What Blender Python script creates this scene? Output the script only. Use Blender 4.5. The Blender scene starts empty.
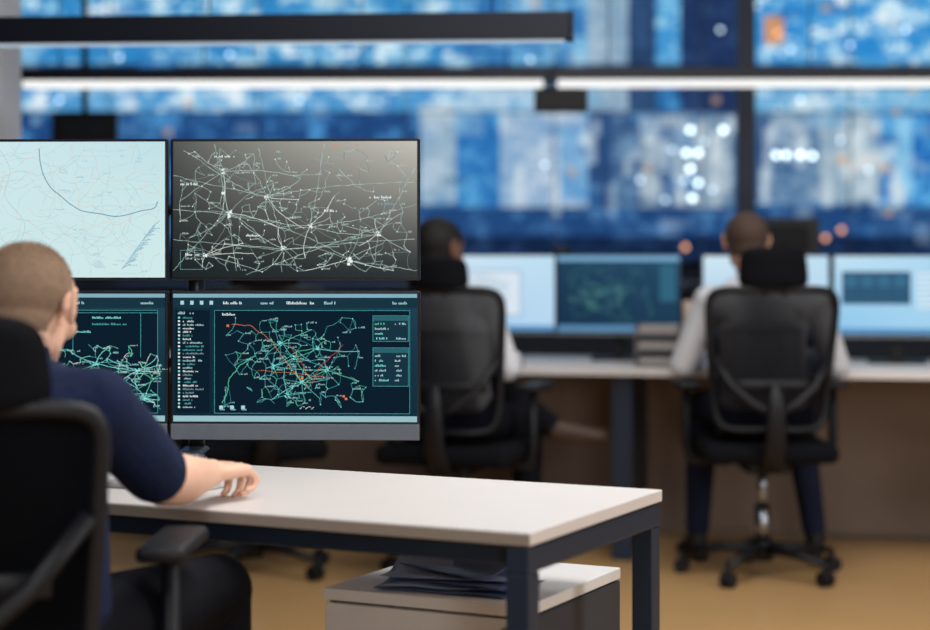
import bpy, bmesh, math, random
import numpy as np
from mathutils import Vector, Matrix, noise
from mathutils.bvhtree import BVHTree
random.seed(7)
V=Vector
sc=bpy.context.scene
sc.view_settings.view_transform='Standard'
sc.view_settings.look='None'
FP=1900.0; H=1.2; YH=247.0

def lin(c):
    c=c/255.0
    return c/12.92 if c<=0.04045 else ((c+0.055)/1.055)**2.4
def rgb(r,g,b): return (lin(r),lin(g),lin(b),1.0)

# ---------------- materials
MATS={}
def mat(name,col,rough=0.6,metal=0.0,emit=0.0,var=0.12,scale=30.0,bump=0.0,bscale=200.0,spec=0.4,alpha=1.0,sheen=0.0,sss=0.0):
    if name in MATS: return MATS[name]
    m=bpy.data.materials.new(name); m.use_nodes=True
    nt=m.node_tree; N=nt.nodes; L=nt.links; N.clear()
    out=N.new('ShaderNodeOutputMaterial')
    if emit>0:
        e=N.new('ShaderNodeEmission'); e.inputs[0].default_value=col; e.inputs[1].default_value=emit
        L.new(e.outputs[0],out.inputs[0])
    else:
        b=N.new('ShaderNodeBsdfPrincipled')
        b.inputs['Roughness'].default_value=rough; b.inputs['Metallic'].default_value=metal
        b.inputs['Specular IOR Level'].default_value=spec
        if sss>0:
            b.inputs['Subsurface Weight'].default_value=sss
            b.inputs['Subsurface Radius'].default_value=(0.02,0.008,0.004)
        tc=N.new('ShaderNodeTexCoord')
        no=N.new('ShaderNodeTexNoise'); no.inputs['Scale'].default_value=scale; no.inputs['Detail'].default_value=4
        L.new(tc.outputs['Object'],no.inputs['Vector'])
        mx=N.new('ShaderNodeMix'); mx.data_type='RGBA'
        d=tuple(x*(1-var) for x in col[:3])+(1,); l=tuple(min(1,x*(1+var)) for x in col[:3])+(1,)
        mx.inputs[6].default_value=d; mx.inputs[7].default_value=l
        L.new(no.outputs['Fac'],mx.inputs[0]); L.new(mx.outputs[2],b.inputs['Base Color'])
        if bump>0:
            n2=N.new('ShaderNodeTexNoise'); n2.inputs['Scale'].default_value=bscale; n2.inputs['Detail'].default_value=3
            L.new(tc.outputs['Object'],n2.inputs['Vector'])
            bp=N.new('ShaderNodeBump'); bp.inputs['Strength'].default_value=bump; bp.inputs['Distance'].default_value=0.01
            L.new(n2.outputs['Fac'],bp.inputs['Height']); L.new(bp.outputs[0],b.inputs['Normal'])
        if alpha<1:
            t=N.new('ShaderNodeBsdfTransparent'); ms=N.new('ShaderNodeMixShader'); ms.inputs[0].default_value=alpha
            L.new(t.outputs[0],ms.inputs[1]); L.new(b.outputs[0],ms.inputs[2]); L.new(ms.outputs[0],out.inputs[0])
        else: L.new(b.outputs[0],out.inputs[0])
    MATS[name]=m; return m

def grad_emit(name,c00,c10,c01,c11,strength=1.0):
    m=bpy.data.materials.new(name); m.use_nodes=True
    nt=m.node_tree; N=nt.nodes; L=nt.links; N.clear()
    out=N.new('ShaderNodeOutputMaterial'); e=N.new('ShaderNodeEmission'); e.inputs[1].default_value=strength
    uv=N.new('ShaderNodeTexCoord'); sp=N.new('ShaderNodeSeparateXYZ'); L.new(uv.outputs['Generated'],sp.inputs[0])
    def mix(a,b,f):
        x=N.new('ShaderNodeMix'); x.data_type='RGBA'
        for i,s in ((6,a),(7,b)):
            if isinstance(s,tuple): x.inputs[i].default_value=s
            else: L.new(s,x.inputs[i])
        L.new(f,x.inputs[0]); return x.outputs[2]
    lo=mix(c00,c10,sp.outputs['X']); hi=mix(c01,c11,sp.outputs['X'])
    pw=N.new('ShaderNodeMath'); pw.operation='POWER'; pw.inputs[1].default_value=1.6; L.new(sp.outputs['Z'],pw.inputs[0])
    r=mix(lo,hi,pw.outputs[0])
    L.new(r,e.inputs[0]); L.new(e.outputs[0],out.inputs[0])
    return m

M_black=mat('black_plastic',rgb(14,16,23),0.5,var=0.1,spec=.3)
M_blackfab=mat('black_fabric',rgb(11,13,19),0.9,bump=0.3,bscale=400,spec=.12)
M_mesh=mat('chair_mesh_fabric',rgb(8,10,18),0.95,alpha=0.88,spec=.05)
M_meshn=mat('chair_mesh_dense',rgb(8,10,14),0.95,alpha=0.99,spec=.06)
M_chrome=mat('chrome',rgb(150,155,165),0.25,metal=1.0)
M_slate=mat('slate_steel',rgb(30,43,62),0.45,metal=0.15)
M_top=mat('desk_laminate',rgb(206,201,199),0.45,var=0.03,scale=8)
M_edge=mat('desk_edge',rgb(140,130,122),0.5,var=0.05)
M_cab=mat('cabinet_laminate',rgb(208,206,206),0.5,var=0.03)
M_cabs=mat('cabinet_side',rgb(44,48,56),0.6,var=0.05)
M_bezel=mat('monitor_bezel',rgb(16,19,26),0.35)
M_chin=mat('monitor_chin',rgb(104,112,122),0.4,metal=0.2)
M_paper=mat('slate_paper',rgb(128,142,176),0.5,var=0.15,scale=12)
M_paper2=mat('dark_folder',rgb(74,90,128),0.45,var=0.2,scale=12)

# ---------------- mesh helpers
def link(o,parent=None):
    sc.collection.objects.link(o)
    if parent: o.parent=parent
    return o
def empty(name,loc=(0,0,0),yaw=0):
    o=bpy.data.objects.new(name,None); o.empty_display_size=0.1; o.location=loc; o.rotation_euler=(0,0,yaw)
    return link(o)
def mesh_obj(name,vs,fs,mats,parent=None,loc=(0,0,0),rot=(0,0,0),smooth=False,fm=None):
    me=bpy.data.meshes.new(name); me.from_pydata([tuple(v) for v in vs],[],fs)
    if not isinstance(mats,(list,tuple)): mats=[mats]
    for m in mats: me.materials.append(m)
    if fm: me.polygons.foreach_set('material_index',fm)
    if smooth: me.polygons.foreach_set('use_smooth',[True]*len(me.polygons))
    me.update()
    o=bpy.data.objects.new(name,me); o.location=loc; o.rotation_euler=rot
    return link(o,parent)
def box(name,size,loc,m,parent=None,rot=(0,0,0),bev=0.004,seg=2,taper=None):
    bm=bmesh.new(); bmesh.ops.create_cube(bm,size=1)
    for v in bm.verts:
        v.co=V((v.co.x*size[0],v.co.y*size[1],v.co.z*size[2]))
        if taper and v.co.z>0: v.co.x*=taper; v.co.y*=taper
    if bev>0: bmesh.ops.bevel(bm,geom=bm.edges[:],offset=min(bev,min(size)*0.45),segments=seg,affect='EDGES',profile=0.5)
    me=bpy.data.meshes.new(name); bm.to_mesh(me); bm.free(); me.materials.append(m)
    if seg>2: me.polygons.foreach_set('use_smooth',[True]*len(me.polygons))
    o=bpy.data.objects.new(name,me); o.location=loc; o.rotation_euler=rot
    return link(o,parent)
def cyl(name,r,h,loc,m,parent=None,rot=(0,0,0),r2=None,seg=24):
    bm=bmesh.new(); bmesh.ops.create_cone(bm,cap_ends=True,segments=seg,radius1=r,radius2=r if r2 is None else r2,depth=h)
    me=bpy.data.meshes.new(name); bm.to_mesh(me); bm.free(); me.materials.append(m)
    for p in me.polygons: p.use_smooth=len(p.vertices)==4
    o=bpy.data.objects.new(name,me); o.location=loc; o.rotation_euler=rot
    return link(o,parent)
def tube(name,path,rx,ry,m,parent=None,closed=False,seg=10,ref=(0,1,0)):
    path=[V(p) for p in path]; n=len(path); vs=[];fs=[]; ref=V(ref)
    for i,p in enumerate(path):
        a=path[(i-1)%n] if (closed or i>0) else p; b=path[(i+1)%n] if (closed or i<n-1) else p
        t=(b-a).normalized(); s=t.cross(ref)
        s=s.normalized() if s.length>1e-5 else V((1,0,0)); nn=s.cross(t)
        rxx=rx[i] if isinstance(rx,(list,tuple)) else rx; ryy=ry[i] if isinstance(ry,(list,tuple)) else ry
        for k in range(seg):
            an=2*math.pi*k/seg; vs.append(p+s*math.cos(an)*rxx+nn*math.sin(an)*ryy)
    rng=n if closed else n-1
    for i in range(rng):
        j=(i+1)%n
        for k in range(seg):
            k2=(k+1)%seg; fs.append((i*seg+k,i*seg+k2,j*seg+k2,j*seg+k))
    if not closed:
        fs.append(tuple(range(seg))[::-1]); fs.append(tuple((n-1)*seg+k for k in range(seg)))
    return mesh_obj(name,vs,fs,m,parent,smooth=True)

# ---------------- office chair
def chair(loc,yaw,zt=1.055,ht=1.20,hw=0.25,mesh=M_mesh,bw=0.235,back=-0.20,seat=0.50,arm=0.70,armx=0.27,armf=0.06,arml=0.25,gap=0.012,htk=.03,corner=.24):
    E=empty('office_chair',loc,yaw)
    cyl('hub',0.04,0.07,(0,0,0.095),M_black,E)
    for i in range(5):
        a=2*math.pi*i/5+0.35; c,s=math.cos(a),math.sin(a)
        tube('base_arm',[(0.02*c,0.02*s,0.105),(0.15*c,0.15*s,0.10),(0.29*c,0.29*s,0.078)],[0.026,0.022,0.016],[0.022,0.018,0.012],M_black,E,ref=(0,0,1))
        px,py=0.295*c,0.295*s
        cyl('caster_stem',0.009,0.035,(px,py,0.062),M_black,E)
        for d in (-0.014,0.014):
            cyl('caster_wheel',0.028,0.017,(px-s*d,py+c*d,0.028),M_black,E,rot=(math.pi/2,0,a))
    cyl('gas_lift_sleeve',0.028,0.14,(0,0,0.19),M_chrome,E)
    cyl('gas_lift',0.018,0.18,(0,0,0.32),M_chrome,E)
    box('tilt_mechanism',(0.16,0.22,0.05),(0,-0.02,0.41),M_black,E,bev=0.015)
    box('seat',(0.48,0.46,0.07),(0,0.01,seat-0.035),M_blackfab,E,bev=0.03,seg=4)
    z0=seat+0.05
    def S(u,v):
        w=bw*(0.82+0.18*v)
        y=back-0.045*v+0.045*u*u+0.025*math.exp(-((v-0.3)/0.25)**2)
        return V((w*u,y,z0+(zt-z0)*v))
    def se(a,r=1.0):
        c,s=math.cos(a),math.sin(a); e=corner
        u=math.copysign(abs(c)**e,c)*r; v=math.copysign(abs(s)**e,s)*r
        return u,(v+1)/2
    n=72; path=[S(*se(2*math.pi*(i+0.5)/n)) for i in range(n)]
    tube('back_frame',path,0.014,0.016,M_black,E,closed=True,seg=8)
    vs=[];fs=[];R=8
    for r in range(R+1):
        for i in range(n): vs.append(S(*se(2*math.pi*(i+0.5)/n,max(0.02,r/R*0.99))))
    for r in range(R):
        for i in range(n):
            j=(i+1)%n; fs.append((r*n+i,r*n+j,(r+1)*n+j,(r+1)*n+i))
    fs.append(tuple(range(n)))
    mesh_obj('back_mesh',vs,fs,mesh,E,smooth=True)
    sp=[(0,-0.06,0.40),(0,-0.19,0.41),(0,back-0.07,0.50),(0,back-0.075,z0+0.08),(0,back-0.07,z0+0.17)]
    tube('spine',sp,[.035,.04,.04,.034,.02],[.014,.014,.014,.013,.010],M_black,E)
    for s in (-1,1):
        tube('spine_branch',[(0,back-0.07,z0+0.06),(s*0.08,back-0.06,z0+0.10),(s*0.15,back-0.03,z0+0.16),(s*bw*.9,back+0.01,z0+0.26)],0.015,0.01,M_black,E)
        tube('headrest_stem',[(s*.035,back-.045,zt-.02),(s*.035,back-.055,zt+.04)],0.008,0.006,M_black,E)
    tube('lumbar_support',[(s*0.17,back-0.005-0.03*(1-(s*1.0)**2)+0.012,z0+0.16) for s in (-1,-.6,-.2,.2,.6,1)],0.02,0.008,M_black,E)
    hb=zt+gap; vs=[];fs=[]; nr=10; nn_=44
    for side in (0,1):
        for r in range(nr+1):
            rr=r/nr
            for i in range(nn_):
                a=2*math.pi*i/nn_; c,s=math.cos(a),math.sin(a)
                u=math.copysign(abs(c)**.45,c)*rr; v=math.copysign(abs(s)**.45,s)*rr
                th=htk*math.sqrt(max(0,1-rr**4))
                y=back-0.045+0.03*u*u+(th if side else -th)
                vs.append(V((u*hw/2*(1-.06*v),y,(hb+ht)/2+v*(ht-hb)/2)))
    o=(nr+1)*nn_
    for side in (0,1):
        for r in range(nr):
            for i in range(nn_):
                j=(i+1)%nn_; a=side*o; q=(a+r*nn_+i,a+r*nn_+j,a+(r+1)*nn_+j,a+(r+1)*nn_+i); fs.append(q if side else q[::-1])
    mesh_obj('headrest',vs,fs,M_blackfab,E,smooth=True)
    for s in (-1,1):
        tube('armrest_bracket',[(s*0.12,0.06,seat-0.085),(s*(armx-0.01),armf,seat-0.08),(s*armx,armf,seat-0.02),(s*armx,armf,arm-0.02)],[.02,.02,.018,.016],[.02,.012,.026,.024],M_black,E,ref=(0,1,0))
        box('armrest_pad',(0.08,arml,0.026),(s*armx,armf+0.03,arm-0.003),M_black,E,bev=0.012,seg=3)
    return E

# ---------------- humans: hull primitives -> voxel surface
def ico():
    bm=bmesh.new(); bmesh.ops.create_icosphere(bm,subdivisions=3,radius=1); r=[v.co.copy() for v in bm.verts]; bm.free(); return r
ICO=ico()
class Body:
    def __init__(s): s.vs=[];s.fs=[];s.lab=[]
    def hull(s,els,label):
        bm=bmesh.new()
        for e in els:
            c=V(e[0]); r=e[1]; R=e[2] if len(e)>2 else None
            if not isinstance(r,(tuple,list)): r=(r,r,r)
            for p in ICO:
                q=V((p.x*r[0],p.y*r[1],p.z*r[2]))
                if R is not None: q=R@q
                bm.verts.new(c+q)
        g=bmesh.ops.convex_hull(bm,input=bm.verts[:])
        bad=[x for x in g['geom_interior']+g['geom_unused'] if isinstance(x,bmesh.types.BMVert) and x.is_valid]
        bmesh.ops.delete(bm,geom=list(set(bad)),context='VERTS')
        bm.verts.index_update(); o=len(s.vs)
        s.vs+= [v.co.copy() for v in bm.verts]
        for f in bm.faces: s.fs.append([o+v.index for v in f.verts]); s.lab.append(label)
        bm.free()
    def cap(s,p,q,r1,r2,label): s.hull([(p,r1),(q,r2)],label)
    def finish(s,name,voxel,smooth,matmap,origin,headinfo=None):
        me=bpy.data.meshes.new('tmp'); me.from_pydata([tuple(v) for v in s.vs],[],s.fs)
        o=bpy.data.objects.new('tmp',me); sc.collection.objects.link(o)
        r=o.modifiers.new('r','REMESH'); r.mode='VOXEL'; r.voxel_size=voxel
        m=o.modifiers.new('s','SMOOTH'); m.factor=0.5; m.iterations=smooth
        dg=bpy.context.evaluated_depsgraph_get(); dg.update()
        nm=bpy.data.meshes.new_from_object(o.evaluated_get(dg))
        bpy.data.objects.remove(o)
        bvh=BVHTree.FromPolygons(s.vs,s.fs)
        keys=list(matmap.keys()); nm.materials.clear()
        for k in keys: nm.materials.append(matmap[k])
        idx={k:i for i,k in enumerate(keys)}
        out=[]; hairpts=[]
        for p in nm.polygons:
            c=p.center; h=bvh.find_nearest(c); l=s.lab[h[2]]
            if l=='head':
                l='skin'
                if headinfo:
                    C,Ri,hl=headinfo; q=Ri@(c-C)
                    if hl(q): l='hair'; hairpts.append((c.copy(),p.normal.copy(),q))
            out.append(idx[l])
        nm.polygons.foreach_set('material_index',out)
        nm.polygons.foreach_set('use_smooth',[True]*len(out))
        nm.transform(Matrix.Translation(-V(origin)))
        nm.name=name
        ob=bpy.data.objects.new(name,nm); ob.location=origin; link(ob)
        return ob,hairpts

def add_head(B,C,yaw,pitch=0,hairvol=0.0,roll=0):
    R=(Matrix.Rotation(yaw,3,'Z')@Matrix.Rotation(pitch,3,'X')@Matrix.Rotation(roll,3,'Y'))
    C=V(C)
    def P(x,y,z): return C+R@V((x,y,z))
    def e(c,r,rr=None): return (P(*c),r,R if rr is None else R@rr)
    h=hairvol
    B.hull([e((0,-.014,.03),(.073+h,.094+h,.077+h))],'head')
    B.hull([e((0,-.03,-.02),(.060+h*.6,.066+h*.5,.055))],'head')
    B.hull([e((0,.03,.03),(.064+h*.5,.06,.062))],'head')
    B.hull([e((0,.032,-.005),(.061,.05,.058)),e((0,.06,-.092),(.024,.022,.02)),e((-.047,.0,-.062),(.013,.02,.02)),e((.047,.0,-.062),(.013,.02,.02))],'skin')
    B.hull([e((0,.086,.01),(.007,.008,.008)),e((0,.104,-.028),(.011,.011,.009))],'skin')
    for s in (-1,1):
        B.hull([e((s*.012,.094,-.03),(.007,.01,.007))],'skin')
        B.hull([e((s*.018,.083,.026),(.008,.008,.004)),e((s*.042,.074,.027),(.008,.008,.004))],'hair')
        B.hull([e((s*.031,.071,.006),(.014,.012,.010))],'eye')
        B.hull([e((s*.031,.0795,.006),(.006,.005,.006))],'iris')
        B.hull([e((s*.04,.06,-.03),(.02,.02,.02))],'skin')
        rr=Matrix.Rotation(s*-0.35,3,'Z')
        B.hull([e((s*.077,-.008,-.002),(.006,.016,.026),rr)],'skin')
        pts=[(.078,.008,.008),(.081,.004,.026),(.085,-.010,.031),(.089,-.023,.022),(.088,-.026,.004),(.084,-.018,-.014),(.079,-.006,-.026),(.076,.004,-.026)]
        for a,b in zip(pts,pts[1:]): B.cap(P(s*a[0],*a[1:]),P(s*b[0],*b[1:]),.0045,.0045,'skin')
    B.hull([e((0,.086,-.055),(.022,.008,.0045))],'lip'); B.hull([e((0,.084,-.064),(.019,.009,.006))],'lip')
    return R,P

def add_hand(B,W,f,n,side,curl=(15,30,20),label='skin',thumb=1.0):
    f=V(f).normalized(); n=V(n); n=(n-f*n.dot(f)).normalized(); t=n.cross(f)*side
    W=V(W)
    def P(a,b,c): return W+f*a+t*b+n*c
    Rm=Matrix((t,f,n)).transposed()
    B.hull([(P(0,0,0),(.026,.02,.018),Rm),(P(.035,.006,-.002),(.034,.02,.016),Rm),(P(.082,.026,0),(.012,.012,.012)),(P(.078,-.03,-.002),(.011,.011,.011))],label)
    B.hull([(P(.02,.018,-.008),.014),(P(.05,.03,-.010),.011)],label)
    bases=[(.086,.031,0),(.091,.0105,.002),(.088,-.0105,.001),(.078,-.031,-.002)]
    lens=[(.042,.025,.020),(.046,.029,.021),(.042,.027,.020),(.033,.020,.018)]
    for i,(b,ls) in enumerate(zip(bases,lens)):
        p=P(*b); a=0; sp=math.radians([6,2,-2,-7][i]); r=[.0092,.0082,.0074,.0066]
        if i==3: r=[x*.9 for x in r]
        for k,l in enumerate(ls):
            a+=math.radians(curl[k]*(1+0.05*i))
            d=(f*math.cos(sp)+t*math.sin(sp))*math.cos(a)-n*math.sin(a)
            q=p+d*l; B.cap(p,q,r[k],r[k+1],label); p=q
    p=P(.018,.022,-.006); ds=[(f*.6+t*.78-n*.15),(f*.85+t*.45-n*.25),(f*.97+t*.1-n*.3)]; rs=[.013,.0105,.009,.0078]
    for d,l,k in zip(ds,(.042,.032,.025),range(3)):
        q=p+d.normalized()*l; B.cap(p,q,rs[k],rs[k+1],label); p=q

def add_foot(B,A,d,flat=True):
    d=V(d).normalized(); A=V(A)
    if flat:
        up=V((0,0,1)); s=d.cross(up)
        z=lambda p,h: V((p.x,p.y,h))
        R=Matrix((s,d,up)).transposed()
        B.hull([(z(A-d*.035,.036),(.034,.035,.036),R),(z(A+d*.05,.045),(.036,.05,.045),R),(z(A+d*.14,.028),(.044,.055,.028),R)],'shoe')
        B.cap(A,z(A,.06),.04,.036,'shoe')
    else:
        B.hull([(A,.042),(A+d*.07+V((0,0,-.02)),(.036,.036,.04)),(A+d*.17+V((0,0,-.02)),(.04,.045,.028))],'shoe')

def human(name,J,mats,voxel=0.005,smooth=6,yaw=0,hairline=None,hairvol=0.0,sleeve='long',origin=None,curl=(15,30,20),wide=1.0):
    B=Body(); R=Matrix.Rotation(yaw,3,'Z')
    g=lambda k:V(J[k])
    pel,wai,che,shc=g('pelvis'),g('waist'),g('chest'),g('shc')
    sl,sr=g('shL'),g('shR'); w=wide
    B.hull([(pel,(.165*w,.115,.085),R),(g('hipL'),.085),(g('hipR'),.085)],'pants')
    B.hull([(pel+V((0,0,.05)),(.160*w,.118,.06),R),(wai,(.152*w,.112,.07),R)],'shirt')
    B.hull([(wai,(.152*w,.112,.06),R),(che,(.165,.115,.08),R)],'shirt')
    B.hull([(che,(.168,.118,.08),R),(shc,(.13,.085,.05),R)],'shirt')
    B.hull([(che+V((0,0,.03)),(.14,.09,.07),R),(sl,.062),(sr,.062)],'shirt')
    nb=g('neck'); hc=g('head')
    B.hull([(shc+V((0,0,-.01)),(.10,.065,.045),R),(sl+(shc-sl)*.25+V((0,0,.0)),.05),(sr+(shc-sr)*.25,.05),(nb,(.062,.060,.03),R)],'shirt')
    RR,P=add_head(B,hc,J['head_yaw'],J.get('head_pitch',0),hairvol)
    B.hull([(nb+V((0,0,-.03)),.056),(P(0,-.028,-.045),(.053,.056,.05),RR)],'skin')
    B.hull([(nb+V((0,0,.0)),(.067,.066,.012),R),(nb+V((0,0,.022))+(hc-nb)*.05,(.062,.062,.010),R)],'shirt')
    for s,S in (('L',sl),('R',sr)):
        el,wr=g('el'+s),g('wr'+s); d=(el-S)
        if sleeve=='short':
            B.cap(S,el,.046,.041,'skin')
            B.cap(S,S+d*.5,.060,.058,'shirt'); B.cap(S+d*.5,S+d*.84,.058,.055,'shirt')
            B.cap(el,el+(wr-el)*.3,.042,.046,'skin'); B.cap(el+(wr-el)*.3,wr,.046,.028,'skin')
        else:
            B.cap(S,el,.058,.048,'shirt'); B.cap(el,wr,.048,.034,'shirt')
        fd=V(J['hand'+s]); add_hand(B,wr+fd.normalized()*.012,fd,J.get('hn'+s,(0,0,1)),1 if s=='R' else -1,curl)
        B.cap(wr,wr+fd.normalized()*.02,.026,.025,'skin')
        hp,kn,an=g('hip'+s),g('kn'+s),g('an'+s)
        B.cap(hp,kn,.088,.064,'pants'); B.cap(kn,kn+(an-kn)*.3,.062,.060,'pants'); B.cap(kn+(an-kn)*.3,an+(kn-an)*.06,.060,.046,'pants')
        add_foot(B,an,J['foot'+s],J.get('flat'+s,True))
    og=origin or (pel.x,pel.y,0)
    return B.finish(name,voxel,smooth,mats,og,(hc,RR.transposed(),hairline))+(RR,)

skin1=mat('skin_fair',rgb(224,180,156),0.5,var=0.06,scale=40,sss=0.12,bump=0.08,bscale=300)
skin2=mat('skin_tan',rgb(120,85,68),0.5,var=0.08)
skin3=mat('skin_medium',rgb(190,145,122),0.5,var=0.08)
def hm(skin,shirt,pants,hair,shoe):
    return {'skin':skin,'shirt':shirt,'pants':pants,'hair':hair,'shoe':shoe,'eye':mat('eye_white',rgb(225,222,218),0.2),'iris':mat('iris',rgb(50,38,30),0.2),'lip':mat('lips',rgb(165,100,92),0.5)}
navy=mat('navy_polo',rgb(20,32,62),0.9,var=0.3,scale=14,bump=0.9,bscale=13,spec=.2)
whitesh=mat('white_shirt',rgb(200,204,214),0.85,var=0.06,scale=10,bump=0.5,bscale=14)
trou=mat('dark_trousers',rgb(12,14,22),0.9,var=0.25,scale=12,bump=0.5,bscale=16,spec=.15)
trou2=mat('navy_trousers',rgb(22,28,50),0.9,var=0.25,scale=12,spec=.2)
shoeb=mat('brown_shoe',rgb(60,44,36),0.5); shoek=mat('black_shoe',rgb(18,18,20),0.4)
hairA=mat('hair_sandy',rgb(136,112,92),0.8,var=0.25,scale=60); hairB=mat('hair_black',rgb(14,13,16),0.7); hairC=mat('hair_brown',rgb(70,54,47),0.8,var=0.2)

def hl_short(q):
    if q.y>0.045: return q.z>0.062
    if q.y>0.0: return q.z>0.012+(q.y)*1.0
    if q.y>-0.045: return q.z>0.008+ (q.y)*0.9
    return q.z>-0.052

# near operator
J=dict(pelvis=(-.715,2.945,.585),waist=(-.715,2.975,.74),chest=(-.735,3.03,.87),shc=(-.745,3.07,.965),
 shL=(-.915,3.10,.95),shR=(-.588,3.045,.945),neck=(-.745,3.115,1.005),head=(-.735,3.205,1.098),head_yaw=-.20,head_pitch=-.12,
 elL=(-1.0,3.28,.80),elR=(-.508,3.210,.803),wrL=(-.93,3.50,.785),wrR=(-.462,3.385,.795),handL=(.2,.97,.03),handR=(.42,.905,.02),
 hipL=(-.81,2.96,.59),hipR=(-.62,2.965,.59),knL=(-.87,3.38,.60),knR=(-.435,3.32,.60),anL=(-.87,3.36,.10),anR=(-.43,3.33,.10),footL=(-.1,1,0),footR=(.25,1,0))
op,hp,RR=human('seated_operator',J,hm(skin1,navy,trou,hairA,shoek),voxel=0.0034,smooth=6,yaw=-.12,hairline=hl_short,sleeve='short',curl=(30,78,48),wide=1.06)
vs=[];fs=[]
rnd=random.Random(3)
og=V(op.location)
for c,n,q in hp:
    top=max(0.0,min(1.0,(q.z-0.03)/0.06))
    L=0.003+0.006*top
    if rnd.random()>0.35+0.65*top: continue
    d=(n+V((rnd.uniform(-.5,.5),rnd.uniform(-.5,.5),rnd.uniform(-.3,.3)))).normalized()
    s=d.orthogonal().normalized(); s.rotate(Matrix.Rotation(rnd.uniform(0,6.28),3,d)); s*=0.0006
    b=c-og-n*.001; i=len(vs); vs+=[b-s,b+s,b+d*L]; fs.append((i,i+1,i+2))
mesh_obj('cropped_hair',vs,fs,mat('hair_strands',rgb(158,130,106),0.6,var=0.3,scale=80),op)

chair((-.765,2.965,0),-0.02,zt=.968,ht=1.104,hw=0.345,mesh=M_meshn,bw=0.250,back=-0.215,arm=0.722,armx=0.290,armf=0.09,seat=0.50,gap=-0.012,htk=.035,corner=.20)

def T(loc,yaw):
    R=Matrix.Rotation(yaw,3,'Z'); L=V(loc)
    return (lambda x,y,z: L+R@V((x,y,z))),(lambda x,y,z:R@V((x,y,z)))

def seated(name,loc,yaw,mats,over,hairline,hv,headyaw,pitch=0,**kw):
    P,D=T(loc,yaw)
    b=dict(pelvis=(0,-.02,.585),waist=(0,-.01,.74),chest=(0,.01,.90),shc=(0,.02,1.03),shL=(-.175,.02,1.01),shR=(.175,.02,1.01),
     neck=(0,.03,1.085),head=(0,.06,1.215),elL=(-.27,.06,.765),elR=(.27,.06,.765),wrL=(-.19,.29,.785),wrR=(.19,.29,.785),
     hipL=(-.09,0,.59),hipR=(.09,0,.59),knL=(-.14,.42,.59),knR=(.14,.42,.59),anL=(-.15,.36,.10),anR=(.15,.36,.10))
    dd=dict(handL=(.3,1,.05),handR=(-.3,1,.05),footL=(-.15,1,0),footR=(.15,1,0))
    flags={}
    for k,v in over.items():
        if k in b: b[k]=v
        elif k in dd: dd[k]=v
        else: flags[k]=v
    J={k:P(*v) for k,v in b.items()}; J.update({k:D(*v) for k,v in dd.items()}); J.update(flags)
    J['head_yaw']=yaw+headyaw; J['head_pitch']=pitch
    return human(name,J,mats,voxel=0.0055,smooth=5,yaw=yaw,hairline=hairline,hairvol=hv,origin=(loc[0],loc[1],0),**kw)

def hl_full(q):
    if q.y>0.05: return q.z>0.05
    if q.y>-0.01: return q.z>0.0+(q.y)*0.8
    return q.z>-0.062
chair((1.085,6.93,0),0.02,zt=1.05,ht=1.20,hw=0.245,gap=0.0)
seated('seated_operator',(1.085,6.93,0),0.02,hm(skin3,whitesh,trou2,hairC,shoek),
  dict(head=(-.045,.09,1.215),neck=(-.02,.05,1.09),anL=(-.19,.34,.10),anR=(.26,.33,.10),knR=(.20,.40,.59),knL=(-.16,.40,.59),shL=(-.19,.02,1.0),shR=(.19,.02,1.0),elL=(-.285,.06,.765),elR=(.285,.06,.765)),
  hl_full,0.008,-.05,-.1)
LX,LY=-.03,6.84
chair((LX,LY,0),-.30,zt=1.05,ht=1.165,hw=0.22,gap=0.0)
seated('seated_operator',(LX,LY,0),-.30,hm(skin2,whitesh,trou,hairB,shoeb),
  dict(pelvis=(-.02,-.02,.585),waist=(-.03,-.01,.74),shc=(-.055,.03,1.02),chest=(-.045,.01,.89),shL=(-.215,.04,.99),shR=(.085,.04,1.0),neck=(-.07,.06,1.075),head=(-.095,.10,1.190),elR=(.175,.05,.765),wrR=(.13,.29,.78),handR=(-.3,1,.0),elL=(-.28,.10,.765),
   knL=(.01,.33,.70),anL=(.27,.36,.52),footL=(.75,.40,-.05),flatL=False,knR=(.15,.40,.52),anR=(.15,.42,.10)),
  hl_full,0.012,-.45,-.1,curl=(10,20,15))
chair((-.78,7.0,0),.3,zt=1.05,ht=1.19,hw=0.25,gap=0.0)

# ---------------- near desk
DY=-math.atan2(.442,.897)
E=empty('office_desk',(.1045,3.055,0),DY)
Ld,Dd=1.75,.61
box('desktop',(Ld,Dd,.022),(-Ld/2,Dd/2,.729),M_top,E,bev=.002)
box('desktop_edge_band',(Ld,.0015,.018),(-Ld/2,-.0008,.728),M_edge,E,bev=0)
for x in (-.024,-Ld+.024):
    for y in (.024,Dd-.024): box('leg',(.042,.042,.672),(x,y,.336),M_slate,E,bev=.003)
    box('side_rail',(.042,Dd-.006,.042),(x,Dd/2,.693),M_slate,E,bev=.003)
for y in (.06,Dd-.05): box('long_rail',(Ld-.092,.03,.036),(-Ld/2,y,.696),M_slate,E,bev=.003)

K=empty('keyboard',(-.645,3.680,.7405),DY)
wk=mat('white_keys',rgb(215,215,218),.5)
box('keyboard_body',(.38,.125,.012),(0,0,.006),mat('keyboard_grey',rgb(185,187,192),.5),K)
for r in range(5):
    for c in range(13): box('key',(.024,.019,.006),(-.165+c*.0275,-.046+r*.023,.0135),wk,K,bev=.002,seg=1)

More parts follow.
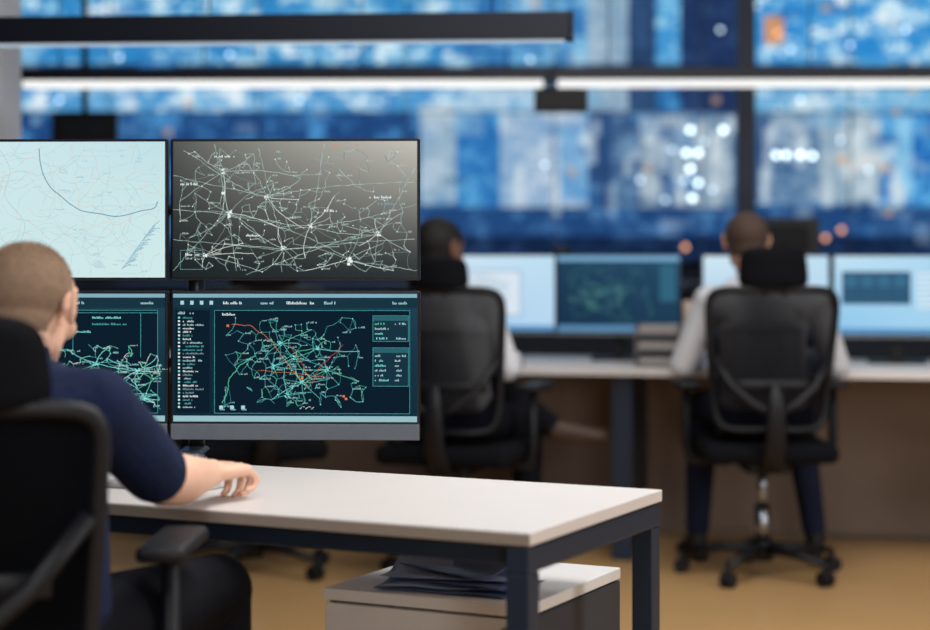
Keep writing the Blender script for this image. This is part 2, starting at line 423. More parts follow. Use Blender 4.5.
P=empty('drawer_pedestal',(.022,3.705,0),DY)
box('carcass',(.42,.44,.49),(0,.012,.285),M_cabs,P)
box('top_panel',(.422,.46,.022),(0,0,.545),M_cab,P,bev=.002)
for i,(z,h) in enumerate(((.484,.088),(.345,.178),(.157,.18))):
    box('drawer_front',(.416,.018,h),(0,-.217,z),M_cab,P,bev=.002)
cyl('lock',.009,.008,(.17,-.229,.505),M_chrome,P,rot=(math.pi/2,0,0))
for x in (-.17,.17):
    for y in (-.17,.17): cyl('caster',.02,.03,(x,y,.02),M_black,P,rot=(0,math.pi/2,0))

# loose folders on the pedestal: few crumpled sheets, the upper ones lifted at the back
F=empty('paper_folders',(-.012,3.625,.557),DY+.1)
def sheet(w,h,z,ang,off,m,fn):
    n=20; vs=[];fs=[]
    for j in range(n+1):
        for i in range(n+1):
            a=i/n-.5; b=j/n-.5; x=a*w; y=b*h
            zz=z+fn(a,b)+.003*noise.noise(V((x*14,y*14,z*90)))+.003
            c,s=math.cos(ang),math.sin(ang); vs.append((x*c-y*s+off[0],x*s+y*c+off[1],zz))
    for j in range(n):
        for i in range(n):
            q=j*(n+1)+i; fs.append((q,q+1,q+n+2,q+n+1))
    o=mesh_obj('folder_sheet',vs,fs,m,F,smooth=True); so=o.modifiers.new('t','SOLIDIFY'); so.thickness=.0012; so.offset=1
sheet(.27,.19,.001,-.05,(.01,-.02),M_paper2,lambda a,b:0)
sheet(.26,.19,.007,.16,(.0,-.01),M_paper,lambda a,b:.02*max(0,b))
sheet(.25,.18,.013,-.22,(.02,.0),M_paper2,lambda a,b:.05*max(0,b+.1))
sheet(.25,.20,.019,.10,(-.01,.02),M_paper,lambda a,b:.10*max(0,b+.15)*(1-abs(a+.1)))
sheet(.22,.18,.026,-.5,(.01,.035),M_paper2,lambda a,b:.14*max(0,b+.2)*(1-1.2*abs(a)))

# ---------------- monitors
class Gfx:
    def __init__(s,w,h,x0=0,z0=0): s.w=w;s.h=h;s.vs=[];s.fs=[];s.fm=[];s.m=[]
    def mi(s,m):
        if m not in s.m: s.m.append(m)
        return s.m.index(m)
    def pt(s,x,y,l): return ((x-.5)*s.w,-l*.00025,(.5-y)*s.h)
    def rect(s,x0,y0,x1,y1,m,l=1):
        i=len(s.vs); s.vs+=[s.pt(x0,y1,l),s.pt(x1,y1,l),s.pt(x1,y0,l),s.pt(x0,y0,l)]; s.fs.append((i,i+1,i+2,i+3)); s.fm.append(s.mi(m))
    def line(s,p,q,wd,m,l=2):
        a=V((p[0]*s.w,p[1]*s.h)); b=V((q[0]*s.w,q[1]*s.h)); d=b-a
        if d.length<1e-6: return
        n=V((-d.y,d.x)).normalized()*wd/2
        i=len(s.vs)
        for v in (a-n,b-n,b+n,a+n): s.vs.append((v.x-.5*s.w,-l*.00025,.5*s.h-v.y))
        s.fs.append((i,i+1,i+2,i+3)); s.fm.append(s.mi(m))
    def frame(s,x0,y0,x1,y1,wd,m,l=2):
        for p,q in (((x0,y0),(x1,y0)),((x1,y0),(x1,y1)),((x1,y1),(x0,y1)),((x0,y1),(x0,y0))): s.line(p,q,wd,m,l)
    def text(s,x,y,n,m,h=.012,cw=.006,rnd=random,l=3):
        for k in range(n):
            if rnd.random()<.15: continue
            hh=h*(.6 if rnd.random()<.6 else 1.0)
            s.rect(x+k*cw,y+h-hh,x+k*cw+cw*.62,y+h,m,l)
    def net(s,x0,y0,x1,y1,hubs,n,cols,wd,seed,labels=None,spokes=6,sig=(.12,.14),uni=.5,reach=.30,ks=2,lp=.4,near=4,sep=.0005):
        r=random.Random(seed); pts=[]; W=x1-x0; Hh=y1-y0; asp=s.h*Hh/(s.w*W)
        tries=0
        while len(pts)<n and tries<n*8:
            tries+=1
            if r.random()>uni:
                hx,hy=r.choice(hubs); x=r.gauss(hx,sig[0]); y=r.gauss(hy,sig[1])
            else: x=r.random(); y=r.random()
            if 0.01<x<.99 and .02<y<.98 and all((x-a)**2+(y-b)**2>sep for a,b in pts): pts.append((x,y))
        def M(p): return (x0+p[0]*W,y0+p[1]*Hh)
        def wig(p,q,m,w,am0=.10):
            dx,dy=q[0]-p[0],q[1]-p[1]; L=math.hypot(dx,dy); k=max(2,int(L/.03)); prev=M(p); am=L*am0*r.uniform(-1,1)
            for i in range(1,k+1):
                t=i/k; o=am*math.sin(t*math.pi)+(r.uniform(-.003,.003) if i<k else 0)
                c=M((p[0]+dx*t-dy/L*o,p[1]+dy*t+dx/L*o)); s.line(prev,c,w,m); prev=c
        for p in pts:
            ds=sorted(pts,key=lambda q:(q[0]-p[0])**2+((q[1]-p[1])*asp)**2)[1:near]
            r.shuffle(ds)
            for q in ds[:r.randint(1,ks)]: wig(p,q,r.choice(cols[1:]),wd)
        for h in hubs:
            cand=[q for q in pts if .08<math.hypot(q[0]-h[0],q[1]-h[1])<reach]
            r.shuffle(cand); used=[]
            for q in cand:
                an=math.atan2(q[1]-h[1],q[0]-h[0])
                if all(abs((an-u+math.pi)%(2*math.pi)-math.pi)>.45 for u in used):
                    used.append(an); wig(h,q,r.choice(cols),wd*1.3,.08)
                if len(used)>=spokes: break
            for k in range(6): a_,b_=M(h); a_+=r.uniform(-.010,.010); b_+=r.uniform(-.018,.018); s.rect(a_-.0025,b_-.005,a_+.0025,b_+.005,cols[0],3)
        for p in pts:
            a_,b_=M(p)
            if r.random()<.55: s.rect(a_-.002,b_-.004,a_+.002,b_+.004,cols[0] if r.random()<.5 else r.choice(cols),3)
            if labels and r.random()<lp: s.text(a_+.006,b_-.012,r.randint(3,8),labels,h=.013,cw=.0046,rnd=r)
    def build(s,parent,loc):
        return mesh_obj('screen_graphics',s.vs,s.fs,s.m,parent,loc,fm=s.fm)
em=lambda n,c,k=1.0: mat(n,rgb(*c),emit=k)
W_=em('g_white',(228,240,240)); CY=em('g_cyan',(130,225,220)); CY2=em('g_teal',(80,170,172)); GR=em('g_green',(100,210,165)); OR=em('g_orange',(235,130,80)); RD=em('g_red',(215,80,70))
PALE=em('g_pale',(175,215,222)); DT=em('g_darkteal',(24,52,66)); DB=em('g_deep',(13,30,44)); LT=em('g_litbar',(130,175,190)); GY=em('g_grey',(120,160,170)); DIM=em('g_dim',(118,138,136))

def monitor(loc,yaw,w,h,screenmat,chin=0.0,parent=None,stand=None,name='computer_monitor',th=.022,bz=.006):
    E=empty(name,loc,yaw)
    box('housing',(w,th,h),(0,th/2,0),M_bezel,E,bev=.003)
    box('rear_bulge',(w*.6,.03,h*.6),(0,th+.014,0),M_black,E,bev=.012)
    sw,sh=w-2*bz,h-2*bz-chin
    zc=chin/2
    vs=[(-sw/2,0,-sh/2),(sw/2,0,-sh/2),(sw/2,0,sh/2),(-sw/2,0,sh/2)]
    mesh_obj('screen',vs,[(0,1,2,3)],screenmat,E,(0,-.0008,zc))
    if chin>0:
        box('chin',(w-.002,.004,chin),(0,-.0015,-h/2+chin/2+.001),M_chin,E,bev=.001)
    if stand is not None:
        box('stand_neck',(.05,.02,h/2+stand-.01),(0,th+.035,-(h/2+stand)/2),M_black,E,bev=.004)
        box('stand_foot',(.22,.16,.012),(0,th+.02,-h/2-stand+.0065),M_black,E,bev=.004)
    return E,sw,sh,zc

MW=.540; YM=4.10; myaw=-.035
cy,sy=math.cos(myaw),math.sin(myaw)
def mp(k,z): return (-.367+k*.546*cy, YM+k*.546*sy, z)
# top right: dark map; its pale upper right is a reflection painted into the emission
E,sw,sh,zc=monitor(mp(0,1.281),myaw,MW,.306,grad_emit('screen_dark_map_glare',rgb(30,38,40),rgb(48,54,55),rgb(86,88,85),rgb(196,194,184)))
G=Gfx(sw,sh); lc=[em('g_lw3',(238,246,240)),em('g_lw',(186,206,198)),em('g_lw2',(152,176,170)),DIM,em('g_lw4',(170,196,188))]
G.net(.015,.03,.99,.98,[(.22,.52),(.72,.88),(.45,.80),(.2,.2),(.56,.62),(.85,.68),(.12,.85),(.38,.40)],330,lc,.00075,11,em('g_lab',(176,192,186)),spokes=8,sig=(.13,.15),uni=.40,lp=.28,sep=.0007)
for a,b in (((.17,.02),(.26,.95)),((.0,.5),(.5,.62)),((.24,.55),(.72,.86)),((.5,.64),(1,.46)),((.3,.98),(.9,.60)),((.0,.72),(.45,.8)),((.35,.05),(.45,.8)),((.72,.88),(1,.95)),((.08,.1),(.35,.4)),((.56,.62),(.62,.02)),((.85,.68),(.99,.20)),((.0,.95),(.22,.52)),((.45,.8),(.99,.72)),((.0,.25),(.38,.40)),((.38,.4),(.99,.3))):
    pv=a; rr_=random.Random(int(a[0]*99+b[1]*77)); am=rr_.uniform(-.06,.06)
    for i in range(1,25):
        t=i/24; c=(a[0]+(b[0]-a[0])*t+rr_.uniform(-.003,.003),a[1]+(b[1]-a[1])*t+am*math.sin(t*3.1)+rr_.uniform(-.004,.004)); G.line(pv,c,.0010,lc[rr_.randint(1,2)]); pv=c
G.text(.03,.30,12,W_,h=.022); G.text(.80,.40,16,W_,h=.02); G.text(.84,.45,12,GY,h=.018); G.text(.05,.82,10,W_,h=.02); G.text(.30,.68,10,W_,h=.018); G.text(.62,.50,10,W_,h=.018); G.text(.17,.10,14,W_,h=.018)
for x,y in ((.235,.52),(.23,.55),(.725,.86),(.72,.90),(.73,.88),(.205,.38)): G.rect(x-.006,y-.010,x+.007,y+.010,W_,4)
for x in (.66,.67,.75): G.rect(x,.02,x+.004,.035,OR,4)
G.frame(.03,.80,.12,.94,.0009,GY)
G.build(E,(0,-.001,zc))
# top left: pale map
E,sw,sh,zc=monitor(mp(-1,1.281),myaw,MW,.306,grad_emit('screen_pale_map',rgb(202,230,234),rgb(208,234,234),rgb(212,236,240),rgb(192,224,230)))
G=Gfx(sw,sh); r=random.Random(5); P1=em('g_p1',(172,204,214)); P2=em('g_p2',(226,204,186)); P3=em('g_river',(98,146,166)); P4=em('g_p4',(190,214,216))
for k in range(170):
    x,y=r.random(),r.random(); a=r.random()*6.28
    for _ in range(r.randint(4,16)):
        a+=r.uniform(-.5,.5); nx,ny=x+.02*math.cos(a),y+.03*math.sin(a)
        if not(.01<nx<.99 and .01<ny<.99): break
        G.line((x,y),(nx,ny),.0009,r.choice([P1,P4,P4,P2]),1); x,y=nx,ny
for k in range(26): G.text(r.uniform(.4,.92),r.uniform(.05,.95),r.randint(4,8),P1,h=.014,cw=.005,rnd=r,l=2)
riv=[(.48,.05),(.485,.15),(.50,.25),(.53,.34),(.57,.40),(.61,.46),(.66,.51),(.73,.53),(.79,.55),(.84,.54),(.90,.51),(.955,.49),(.97,.44)]
def spl(pts,n=6):
    o=[]
    for i in range(len(pts)-1):
        p0=pts[max(0,i-1)];p1=pts[i];p2=pts[i+1];p3=pts[min(len(pts)-1,i+2)]
        for k in range(n):
            t=k/n; o.append(tuple(.5*((2*p1[d])+(-p0[d]+p2[d])*t+(2*p0[d]-5*p1[d]+4*p2[d]-p3[d])*t*t+(-p0[d]+3*p1[d]-3*p2[d]+p3[d])*t**3) for d in (0,1)))
    o.append(pts[-1]); return o
sr=spl(riv)
for a,b in zip(sr,sr[1:]): G.line(a,b,.0019,P3,3)
sr=spl([(.30,.02),(.36,.2),(.34,.4),(.42,.6),(.40,.8),(.46,.98)])
for a,b in zip(sr,sr[1:]): G.line(a,b,.0012,P1,3)
for k in range(30):
    t=k/30; G.line((.82+.13*t,.94-.32*t),(.85+.12*t+r.uniform(0,.02),.92-.32*t+r.uniform(-.04,.02)),.0016,em('g_brush',(150,188,204)),2)
for k in range(4): G.line((.70+.008*k,.9-.01*k),(.72+.01*k,.93),.0008,P3,2)
G.text(.52,.93,8,em('g_rr',(200,90,80)),h=.02)
G.build(E,(0,-.001,zc))
# bottom right: UI
sb=grad_emit('screen_ui',rgb(16,40,54),rgb(20,46,60),rgb(18,44,58),rgb(32,68,84))
E,sw,sh,zc=monitor(mp(0,.944),myaw,MW,.322,sb,chin=.034)
def ui(G,seed):
    r=random.Random(seed)
    G.rect(0,0,1,.03,LT,2); G.rect(0,.03,1,.11,DT,1)
    for x in (.03,.07,.11,.15): G.rect(x,.055,x+.014,.085,PALE,3)
    for x,n in ((.20,14),(.36,9),(.46,20),(.62,8),(.90,10)): G.text(x,.06,n,W_ if n>12 else PALE,h=.022,rnd=r)
    G.rect(.01,.13,.15,.93,DB,1)
    G.text(.02,.14,12,PALE,h=.02,rnd=r)
    for k in range(26):
        y=.18+k*.028; G.text(.04,y,r.randint(5,15) ,r.choice([PALE,GY,CY2,W_]),h=.014,cw=.0058,rnd=r); G.rect(.02,y,.028,y+.014,W_ if k%3 else CY,3)
    G.rect(.17,.13,.97,.935,DB,1); G.frame(.17,.13,.97,.935,.0009,CY2)
    G.text(.19,.15,12,W_,h=.02,rnd=r)
    G.rect(.0,.955,1,1,em('g_task',(150,190,198)),2)
    for k in range(3): G.rect(.19+.045*k,.875,.205+.045*k,.905,PALE,3); G.rect(.193+.045*k,.90,.212+.045*k,.912,GY,4)
    for k in range(5): G.line((.52+.012*k,.90-.02*(k%2)),(.53+.012*k,.885),.001,W_,3)
G=Gfx(sw,sh); ui(G,1)
c4=[CY,CY2,em('g_c2',(104,196,192)),GR,em('g_t3',(58,135,140)),CY2]
G.net(.20,.17,.80,.90,[(.35,.55),(.5,.45),(.55,.72),(.65,.35),(.4,.3),(.72,.58),(.45,.85)],240,c4,.00075,21,em('g_lab2',(150,200,198)),spokes=7,sig=(.13,.15),uni=.22,reach=.30,lp=.3,sep=.0009)
rr_=random.Random(4)
def poly(pts,m,w):
    for a,b in zip(pts,pts[1:]):
        pv=a
        for i in range(1,7):
            t=i/6; c=(a[0]+(b[0]-a[0])*t+rr_.uniform(-.003,.003),a[1]+(b[1]-a[1])*t+rr_.uniform(-.005,.005)); G.line(pv,c,w,m,3); pv=c
poly([(.24,.24),(.32,.25),(.40,.36),(.45,.50),(.50,.62),(.56,.74)],OR,.0009); poly([(.48,.40),(.54,.58),(.57,.70),(.60,.58),(.70,.40)],RD,.0009); poly([(.35,.60),(.50,.62),(.66,.66)],OR,.0007)
for x,y in ((.225,.25),(.53,.66),(.70,.80),(.71,.82)): G.rect(x-.005,y-.008,x+.005,y+.008,OR,4)
poly([(.34,.48),(.28,.55),(.23,.66),(.22,.78),(.20,.86)],GR,.0013)
def panels(G):
    r=random.Random(9)
    for x0,y0,x1,y1 in ((.82,.17,.965,.37),(.82,.42,.965,.72)):
        G.rect(x0,y0,x1,y1,DT,5); G.frame(x0,y0,x1,y1,.0009,CY2,6); G.rect(x0,y0,x1,y0+.04,em('g_ph',(44,98,108)),6)
        y=y0+.055
        while y<y1-.03:
            n=r.randint(4,10); G.text(x0+.008,y,n,r.choice([CY,PALE,GR]),h=.016,cw=.0058,rnd=r,l=7)
            if r.random()<.6: G.text(x0+.09,y,r.randint(3,8),PALE,h=.016,cw=.0058,rnd=r,l=7)
            y+=.038
panels(G)
G.build(E,(0,-.001,zc))
# bottom left
E,sw,sh,zc=monitor(mp(-1,.944),myaw,MW,.322,sb,chin=.034)
G=Gfx(sw,sh); ui(G,2); G.frame(.55,.15,.97,.80,.0009,CY2)
G.net(.30,.38,.99,.93,[(.6,.3),(.85,.4),(.5,.6),(.75,.75),(.9,.8)],240,[CY,GR,CY2,W_,CY],.0009,44,em('g_lab2',(150,195,195)),spokes=8)
G.text(.7,.18,20,CY,h=.016); G.text(.7,.23,24,CY2,h=.016); G.text(.6,.29,16,CY,h=.016); G.line((.62,.15),(.62,.45),.001,CY2); G.line((.9,.15),(.9,.5),.001,CY2)
G.build(E,(0,-.001,zc))
A=empty('monitor_arm_stand',(-.60,4.0,0),myaw)
M_arm=mat('arm_metal',rgb(60,66,78),.4,metal=.6)
cyl('pole',.018,.66,(0,.20,1.083),M_arm,A)
tube('desk_bracket',[(0.02,.04,.751),(0,.12,.752),(0,.20,.755)],.03,.008,M_arm,A,ref=(0,0,1))
box('clamp',(.07,.03,.05),(0.0,.125,.72),M_arm,A)
for z in (1.281,.944):
    tube('cross_bar',[(-.42,.195,z),(0,.20,z),(.36,.195,z)],.016,.012,M_arm,A,ref=(0,0,1))
    for x in (-.31,.235): box('vesa_plate',(.10,.02,.10),(x,.178,z),M_arm,A)

# ---------------- far desk and monitors
fy=-.20; fx=lambda x,y: (1.06+x*math.cos(fy)-y*math.sin(fy), 7.12+x*math.sin(fy)+y*math.cos(fy))
E=empty('office_desk',(1.06,7.12,0),fy)
box('desktop',(4.6,.80,.03),(-.35,.40,.725),mat('far_desk_top',rgb(208,205,206),.5,var=.04),E,bev=.003)
M_mod=mat('modesty_wood',rgb(132,114,102),.6,var=.1,scale=3)
box('modesty_panel',(4.55,.03,.69),(-.35,.80,.365),M_mod,E)
for x in (-.48,1.2,-2.2): box('leg',(.08,.55,.71),(x,.33,.355),M_slate,E)
bezg=grad_emit('screen_far_light',rgb(165,204,234),rgb(185,216,240),rgb(210,232,244),rgb(190,222,242))
bezb=grad_emit('screen_far_blue',rgb(145,200,236),rgb(170,214,240),rgb(196,228,244),rgb(170,214,240))
bezd=grad_emit('screen_far_dark',rgb(26,52,76),rgb(30,60,84),rgb(34,66,92),rgb(42,78,104))
def farmon(px,kind,w=.505):
    x,y=fx(px,.48)
    sm={'l':bezg,'d':bezd,'b':bezb}[kind]
    E,sw,sh,zc=monitor((x,y,1.005),fy+.08,w,.33,sm,stand=.100,chin=.012)
    G=Gfx(sw,sh); r=random.Random(int(px*100)+5)
    if kind=='d':
        G.rect(0,0,1,.07,em('g_fb',(120,170,205)),1); G.rect(0,.92,1,1,em('g_fb2',(90,140,180)),1)
        G.net(.05,.1,.8,.9,[(.4,.5),(.6,.4),(.3,.7)],90,[em('g_fg3',(110,170,160)),em('g_fg',(74,130,128)),em('g_fg2',(60,108,122))],.0018,3,None,sig=(.2,.2))
        G.rect(.84,.12,.97,.6,em('g_fp',(50,100,125)),1)
    elif kind=='l':
        G.rect(.28,.2,.72,.8,em('g_fw',(216,230,240)),1); G.frame(.28,.2,.72,.8,.004,em('g_ff',(90,140,185)),2)
        for k in range(10): G.rect(.32,.26+k*.05,.32+r.uniform(.1,.36),.275+k*.05,em('g_fs',(150,180,205)),2)
        G.rect(0,.93,1,1,em('g_ft',(90,150,200)),1)
    else:
        G.rect(.06,.2,.60,.62,em('g_fd',(50,86,116)),1)
        for k in range(4): G.rect(.08+.13*k,.25,.18+.13*k,.40,em('g_fe',(60,110,140)),2); G.rect(.08+.13*k,.45,.18+.13*k,.58,em('g_fe2',(50,90,120)),2)
        for k in range(7): G.rect(.65,.22+k*.07,.92,.25+k*.07,em('g_fr',(225,236,242)),2)
        G.rect(0,.93,1,1,em('g_ft',(90,150,200)),1)
    G.build(E,(0,-.001,zc))
for px,k in ((-1.055,'l'),(-.545,'d'),(.045,'l'),(.56,'b'),(1.10,'l')): farmon(px,k)
x,y=fx(-.345,.18); t=empty('paper_tray',(x,y,.741),fy)
mt=mat('tray_grey',rgb(120,118,122),.6)
for k in range(3): box('tray_shelf',(.17,.22,.006),(0,0,.004+k*.06),mt,t,bev=.002); box('paper_stack',(.15,.2,.03),(0,0,.022+k*.06),mat('paper_greyw',rgb(150,146,146),.7),t,bev=.003)
for s in (-1,1): box('tray_side',(.005,.22,.16),(s*.085,0,.08),mt,t,bev=.001)
x,y=fx(-.78,.49); w=empty('webcam',(x,y,1.1705),fy); box('webcam_body',(.08,.03,.028),(0,0,.016),M_black,w,bev=.01,seg=3); cyl('lens',.009,.006,(0,-.017,.016),M_chrome,w,rot=(math.pi/2,0,0))
x,y=fx(-.25,.52); c=empty('pen_holder',(x,y,.741),0)
cyl('holder',.035,.24,(0,0,.121),mat('holder_beige',rgb(200,182,168),.6),c,r2=.04)
for k in range(4): cyl('pen',.004,.15,(.02*math.cos(k*1.6),.02*math.sin(k*1.6),.28),M_black,c,rot=(.15*math.cos(k),.15*math.sin(k),0))
x,y=fx(-1.15,.15); kb=empty('keyboard',(x,y,.7405),fy); box('keyboard_body',(.42,.13,.015),(0,0,.0085),M_black,kb)
for r_ in range(4): box('key_row',(.40,.02,.006),(0,-.045+r_*.03,.018),mat('dark_keys',rgb(60,62,70),.5),kb,bev=.002)

E=empty('control_console',(0,9.9,0),0)
dk=mat('console_dark',rgb(24,32,50),.6)
box('console_body',(8.4,.5,.98),(0,.3,.492),dk,E); box('console_top',(8.6,.7,.03),(0,.2,.998),mat('console_top',rgb(40,52,76),.5),E)
for px_ in (786,100):
    X=(px_-465)/190.; m,_,_,_=monitor((X,9.95,1.235),math.pi,.33,.24,bezd,stand=.10)

# ---------------- linear pendant lamps
M_lampbody=mat('lamp_housing',rgb(16,21,36),.4,metal=.2)
M_diff=mat('lamp_diffuser',rgb(242,242,240),emit=1.15); M_diff2=mat('lamp_diffuser_dim',rgb(190,205,220),emit=.9)
def lamp(x0,x1,y0,y1,zb,hh,dh,md):
    cx,cy_=(x0+x1)/2,(y0+y1)/2; L=math.hypot(x1-x0,y1-y0); a=math.atan2(y1-y0,x1-x0)
    E=empty('linear_pendant_lamp',(cx,cy_,zb),a)
    box('housing',(L,.09,hh),(0,0,dh+hh/2),M_lampbody,E,bev=.003)
    box('diffuser',(L-.03,.06,dh),(0,0,dh/2),md,E,bev=.002)
    for s in (-1,1): box('end_cap',(.012,.094,hh+dh*.9),(s*(L/2+.006),0,dh/2+hh/2+.002),M_lampbody,E,bev=.002)
    for s in (-.85,-.3,.3,.85): cyl('suspension_cable',.003,3.3-zb-hh-dh,(s*L/2,0,(3.3-zb+hh+dh)/2),M_black,E,seg=6)
lamp(-2.9,.325,6.15,5.90,1.838,.085,.004,M_diff2)
lamp(-1.86,.34,7.95,7.90,1.864,.048,.030,M_diff)
lamp(.37,3.4,7.90,7.85,1.864,.048,.030,M_diff)
E=empty('lamp_driver_box',(.40,7.93,1.762),0); box('driver_body',(.22,.10,.092),(0,0,.048),M_black,E,bev=.006); box('driver_flange',(.20,.06,.004),(0,0,.096),M_lampbody,E,bev=.001)
E=empty('ceiling_display',(-1.80,9.0,1.60),0); box('display_body',(.31,.05,.24),(0,0,.12),M_black,E,bev=.006); cyl('ceiling_rod',.015,1.46,(0,0,.97),M_black,E)
for z in (.06,.10,.14,.18): box('vent_slot',(.2,.004,.008),(0,-.026,z),M_slate,E,bev=.001)

# ---------------- room shell
M_wall=mat('wall_navy',rgb(34,46,70),.8,var=.1,scale=2)
M_floor=mat('floor_tan',rgb(190,152,104),.26,var=.10,scale=2.0,bump=.03,bscale=60,spec=.5)
M_ceil=mat('ceiling_grey',rgb(70,76,88),.9,var=.05,scale=2)
box('floor',(12,16,.1),(0,5,-.05),M_floor,bev=0)
box('ceiling',(12,16,.1),(0,5,3.35),M_ceil,bev=0)
box('wall_back',(12,.1,3.4),(0,12.15,1.65),M_wall,bev=0)
box('wall_left',(.1,16,3.4),(-6.0,5,1.65),M_wall,bev=0)
box('wall_right',(.1,16,3.4),(6.0,5,1.65),M_wall,bev=0)
box('wall_front',(12,.1,3.4),(0,-3.0,1.65),M_wall,bev=0)
box('trim_1',(12,.02,.1),(0,12.09,.05),M_slate,bev=.003)
C=empty('support_column',(-1.80,6.6,0),0)
M_col=mat('column_grey',rgb(165,172,184),.7,var=.04,scale=2)
box('shaft',(.45,.30,3.28),(0,0,1.65),M_col,C,bev=.008); box('plinth',(.47,.32,.1),(0,0,.055),M_slate,C,bev=.004)
C=empty('window_frame',(0,9.4,0),0)
M_mul=mat('mullion',rgb(30,40,64),.5)
box('mullion_1',(.085,.10,3.28),(1.388,0,1.65),M_mul,C,bev=.004)
box('mullion_2',(.06,.10,3.28),(-3.4,0,1.65),M_mul,C,bev=.004)
box('mullion_3',(.06,.10,3.28),(4.4,0,1.65),M_mul,C,bev=.004)
box('transom',(7.8,.06,.03),(.5,0,2.06),M_mul,C,bev=.004)

# ---------------- video wall (display picture as mesh colours)
regs=[(-200,-100,1130,262,(34,90,148),(76,152,206)),
(-200,-100,462,66,(50,134,196),(192,232,246)),(462,-100,590,66,(52,116,178),(130,190,226)),(590,-100,627,112,(130,162,188),(168,190,208)),
(627,-100,655,112,(40,66,104),(52,84,126)),(655,-100,682,66,(52,138,204),(145,206,236)),(682,-100,740,112,(32,52,92),(48,74,116)),
(740,-100,1130,66,(46,138,208),(205,238,250)),(764,18,784,44,(205,150,110),(235,190,150)),(-200,88,462,112,(78,152,208),(214,236,246)),
(462,88,590,112,(124,178,216),(186,212,230)),(740,88,1130,112,(110,176,218),(214,230,240)),(-200,66,1130,88,(26,44,76),(38,62,100)),
(-200,112,420,262,(32,70,124),(74,142,198)),(420,104,455,205,(142,172,196),(182,202,216)),(455,112,500,235,(42,112,180),(88,162,214)),
(500,114,590,208,(138,172,206),(196,210,226)),(560,130,590,200,(100,156,206),(138,182,218)),(590,112,612,235,(42,72,118),(52,90,138)),(612,112,740,250,(64,96,138),(104,142,176)),
(640,116,732,215,(122,148,172),(178,194,206)),(662,128,676,236,(82,114,156),(104,134,170)),(740,112,880,205,(86,124,162),(148,172,194)),(757,118,772,202,(58,92,136),(78,116,158)),(822,116,880,205,(142,170,190),(216,220,222)),
(880,112,1130,215,(36,108,184),(96,176,226)),(898,118,912,200,(124,188,228),(150,205,238)),(-200,207,1130,238,(32,70,122),(74,122,174)),(-200,238,1130,262,(18,36,68),(34,58,96))]
cs=4; x_0,x_1,y_0,y_1=-200,1130,-60,262; S=158.3
nx=(x_1-x_0)//cs; ny=(y_1-y_0)//cs
rr_=random.Random(12)
pix=np.zeros((ny,nx,3))
for j in range(ny):
    for i in range(nx):
        px,py=x_0+(i+.5)*cs,y_0+(j+.5)*cs
        for R_ in reversed(regs):
            if R_[0]<=px<R_[2] and R_[1]<=py<R_[3]: break
        n1=noise.noise(V((px*.035,py*.05,1.3)))+.7*noise.noise(V((px*.09,py*.11,4.3)))+.6*noise.noise(V((px*.22,py*.25,9)))
        t=.44+n1*1.15+(noise.cell(V((px/31.0,py/19.0,2)))-.5)*.18+(noise.cell(V((px/13.0,py/9.0,7)))-.5)*.25; t=max(0,min(1,t))
        c=[R_[4][k]*(1-t)+R_[5][k]*t for k in range(3)]
        if n1>.6 and R_[5][2]>240: c=[232,243,250]
        pix[j,i]=c
def prect(x,y,w,h,c,a):
    i0,i1=int((x-x_0)/cs),int((x+w-x_0)/cs)+1; j0,j1=int((y-y_0)/cs),int((y+h-y_0)/cs)+1
    i0=max(0,i0);j0=max(0,j0)
    pix[j0:j1,i0:i1]=pix[j0:j1,i0:i1]*(1-a)+np.array(c)*a
for _ in range(380):
    x=rr_.uniform(-200,1100); y=rr_.uniform(-60,232); w=rr_.choice((6,10,16,26)); h=rr_.choice((4,6,10,18))
    if y<66: c=rr_.choice([(225,242,250),(140,205,240),(30,90,160),(90,170,225),(215,225,225)])
    elif y<112: c=rr_.choice([(225,240,248),(110,175,220),(60,120,185)])
    else: c=rr_.choice([(170,195,215),(90,140,190),(24,60,115),(45,115,185),(70,110,155),(205,215,222)])
    if 590<x<740 and y<112: continue
    prect(x,y,w,h,c,rr_.uniform(.2,.5))
for _ in range(60):
    x=rr_.choice((rr_.uniform(505,735),rr_.uniform(757,900))); y=rr_.uniform(118,190); prect(x,y,4,rr_.uniform(6,30),(215,228,235),rr_.uniform(.3,.7))
for _ in range(14): prect(rr_.uniform(0,930),rr_.uniform(0,220),5,4,(225,170,130),.6)
vs=[];fs=[];cols=[]
for j in range(ny+1):
    for i in range(nx+1):
        vs.append(((x_0+i*cs-465)/S,0,H+(YH-(y_0+j*cs))/S))
for j in range(ny):
    for i in range(nx):
        a=j*(nx+1)+i; fs.append((a,a+nx+1,a+nx+2,a+1))
        cols+=([lin(min(255,v)) for v in pix[j,i]]+[1.0])*4
E=empty('video_wall',(0,12.0,0),0)
mv=bpy.data.materials.new('video_wall_picture'); mv.use_nodes=True; N=mv.node_tree.nodes; N.clear()
o_=N.new('ShaderNodeOutputMaterial'); e_=N.new('ShaderNodeEmission'); at=N.new('ShaderNodeAttribute'); at.attribute_name='Col'
e_.inputs[1].default_value=1.0
mv.node_tree.links.new(at.outputs['Color'],e_.inputs[0]); mv.node_tree.links.new(e_.outputs[0],o_.inputs[0])
vw=mesh_obj('display_panels',vs,fs,mv,E)
ca=vw.data.color_attributes.new('Col','FLOAT_COLOR','CORNER'); ca.data.foreach_set('color',np.array(cols,dtype=np.float32))
box('rear_cabinet',((x_1-x_0)/S,.06,(y_1-y_0)/S),((( x_0+x_1)/2-465)/S,.035,H+(YH-(y_0+y_1)/2)/S),M_black,E,bev=0)
for i in range(0,10):
    X=(x_0+14+i*148-465)/S
    if X<(x_1-465)/S: box('panel_seam_v',(.008,.01,(y_1-y_0)/S),(X,-.006,H+(YH-(y_0+y_1)/2)/S),M_bezel,E,bev=0)
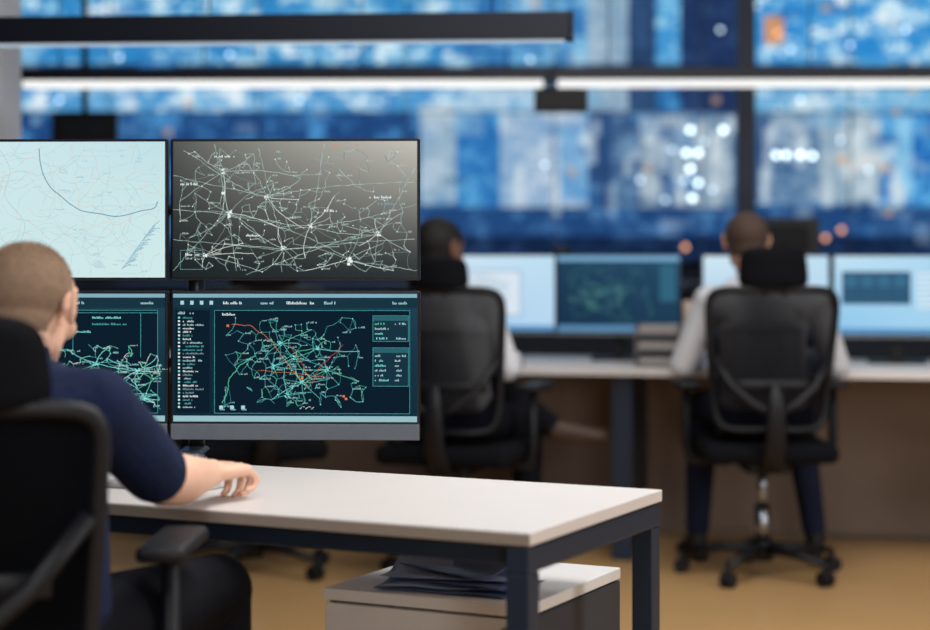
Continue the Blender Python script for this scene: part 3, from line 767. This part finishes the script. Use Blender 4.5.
for yy in (-20,77,112,208):
    box('panel_seam_h',((x_1-x_0)/S,.01,.008),(((x_0+x_1)/2-465)/S,-.006,H+(YH-yy)/S),M_bezel,E,bev=0)
bs=[]; bf=[]; bm_=[]
def disc(px,py,r,mi):
    i=len(bs); n=14
    for k in range(n): bs.append(((px-465)/S+r*math.cos(6.283*k/n),-.012,H+(YH-py)/S+r*math.sin(6.283*k/n)))
    bf.append(tuple(range(i,i+n))); bm_.append(mi)
for px,py in ((690,130),(686,153),(698,153),(690,169),(698,183),(692,198),(723,130),(776,155),(786,155),(800,155),(812,156)): disc(px,py,.018,0)
for px,py in ((704,142),(684,180),(672,150),(712,190),(840,140),(868,170),(560,100),(300,100),(640,180),(905,30),(850,45),(530,60),(120,58),(410,30),(800,100),(720,30),(665,200),(790,50),(230,55),(60,100),(545,165)): disc(px,py,.014,2)
for px,py in ((685,247),(825,238),(841,230),(777,33)): disc(px,py,.018,1)
mesh_obj('bright_display_lights',bs,bf,[em('spot_white',(225,242,248),4.5),em('spot_warm',(255,180,130),1.8),em('spot_soft',(200,225,240),2.6)],E,fm=bm_)

# ---------------- lights
def area(name,loc,size,power,col,target=None,sy_=None):
    l=bpy.data.lights.new(name,'AREA'); l.shape='RECTANGLE'; l.size=size; l.size_y=sy_ or size; l.energy=power; l.color=col
    o=bpy.data.objects.new(name,l); o.location=loc
    if target: o.rotation_euler=(V(target)-V(loc)).to_track_quat('-Z','Y').to_euler()
    link(o); return o
area('ceiling_light_near',(.35,3.9,3.25),1.2,60,(1,.98,.96))
area('ceiling_light_mid',(1.0,5.6,3.25),1.6,42,(1,.94,.84))
area('ceiling_light_right',(3.0,4.2,3.25),1.5,55,(1,.96,.90))
area('fill_light_overhead',(-.8,.6,3.25),1.8,70,(1,.98,.96))  # added fill above the camera side, brightens operator and cabinet; no fixture
area('ceiling_light_far',(0,9,3.25),2.0,18,(.7,.82,1.0))
area('fill_light_right',(4.8,2.4,2.1),1.2,95,(1,.97,.94),target=(0,3.7,.5))  # added low fill, reaches folders and pedestal under the desk; no wall fixture
area('fill_light_front',(1.0,-2.6,1.9),1.5,85,(1,.97,.94),target=(0,3.7,.5))  # added fill behind the camera for the drawer fronts; no real lamp there
w=bpy.data.worlds.new('World'); sc.world=w; w.use_nodes=True
bg=w.node_tree.nodes.get('Background'); bg.inputs[0].default_value=(.10,.14,.22,1); bg.inputs[1].default_value=.5

# ---------------- camera
cam=bpy.data.cameras.new('camera'); co=bpy.data.objects.new('camera',cam); link(co)
co.location=(0,0,H); co.rotation_euler=(math.pi/2,0,0)
cam.sensor_width=36; cam.lens=FP*36/930; cam.shift_y=-(315-YH)/930
cam.clip_start=.05
cam.dof.use_dof=True; cam.dof.focus_distance=3.95; cam.dof.aperture_fstop=1.8
sc.camera=co
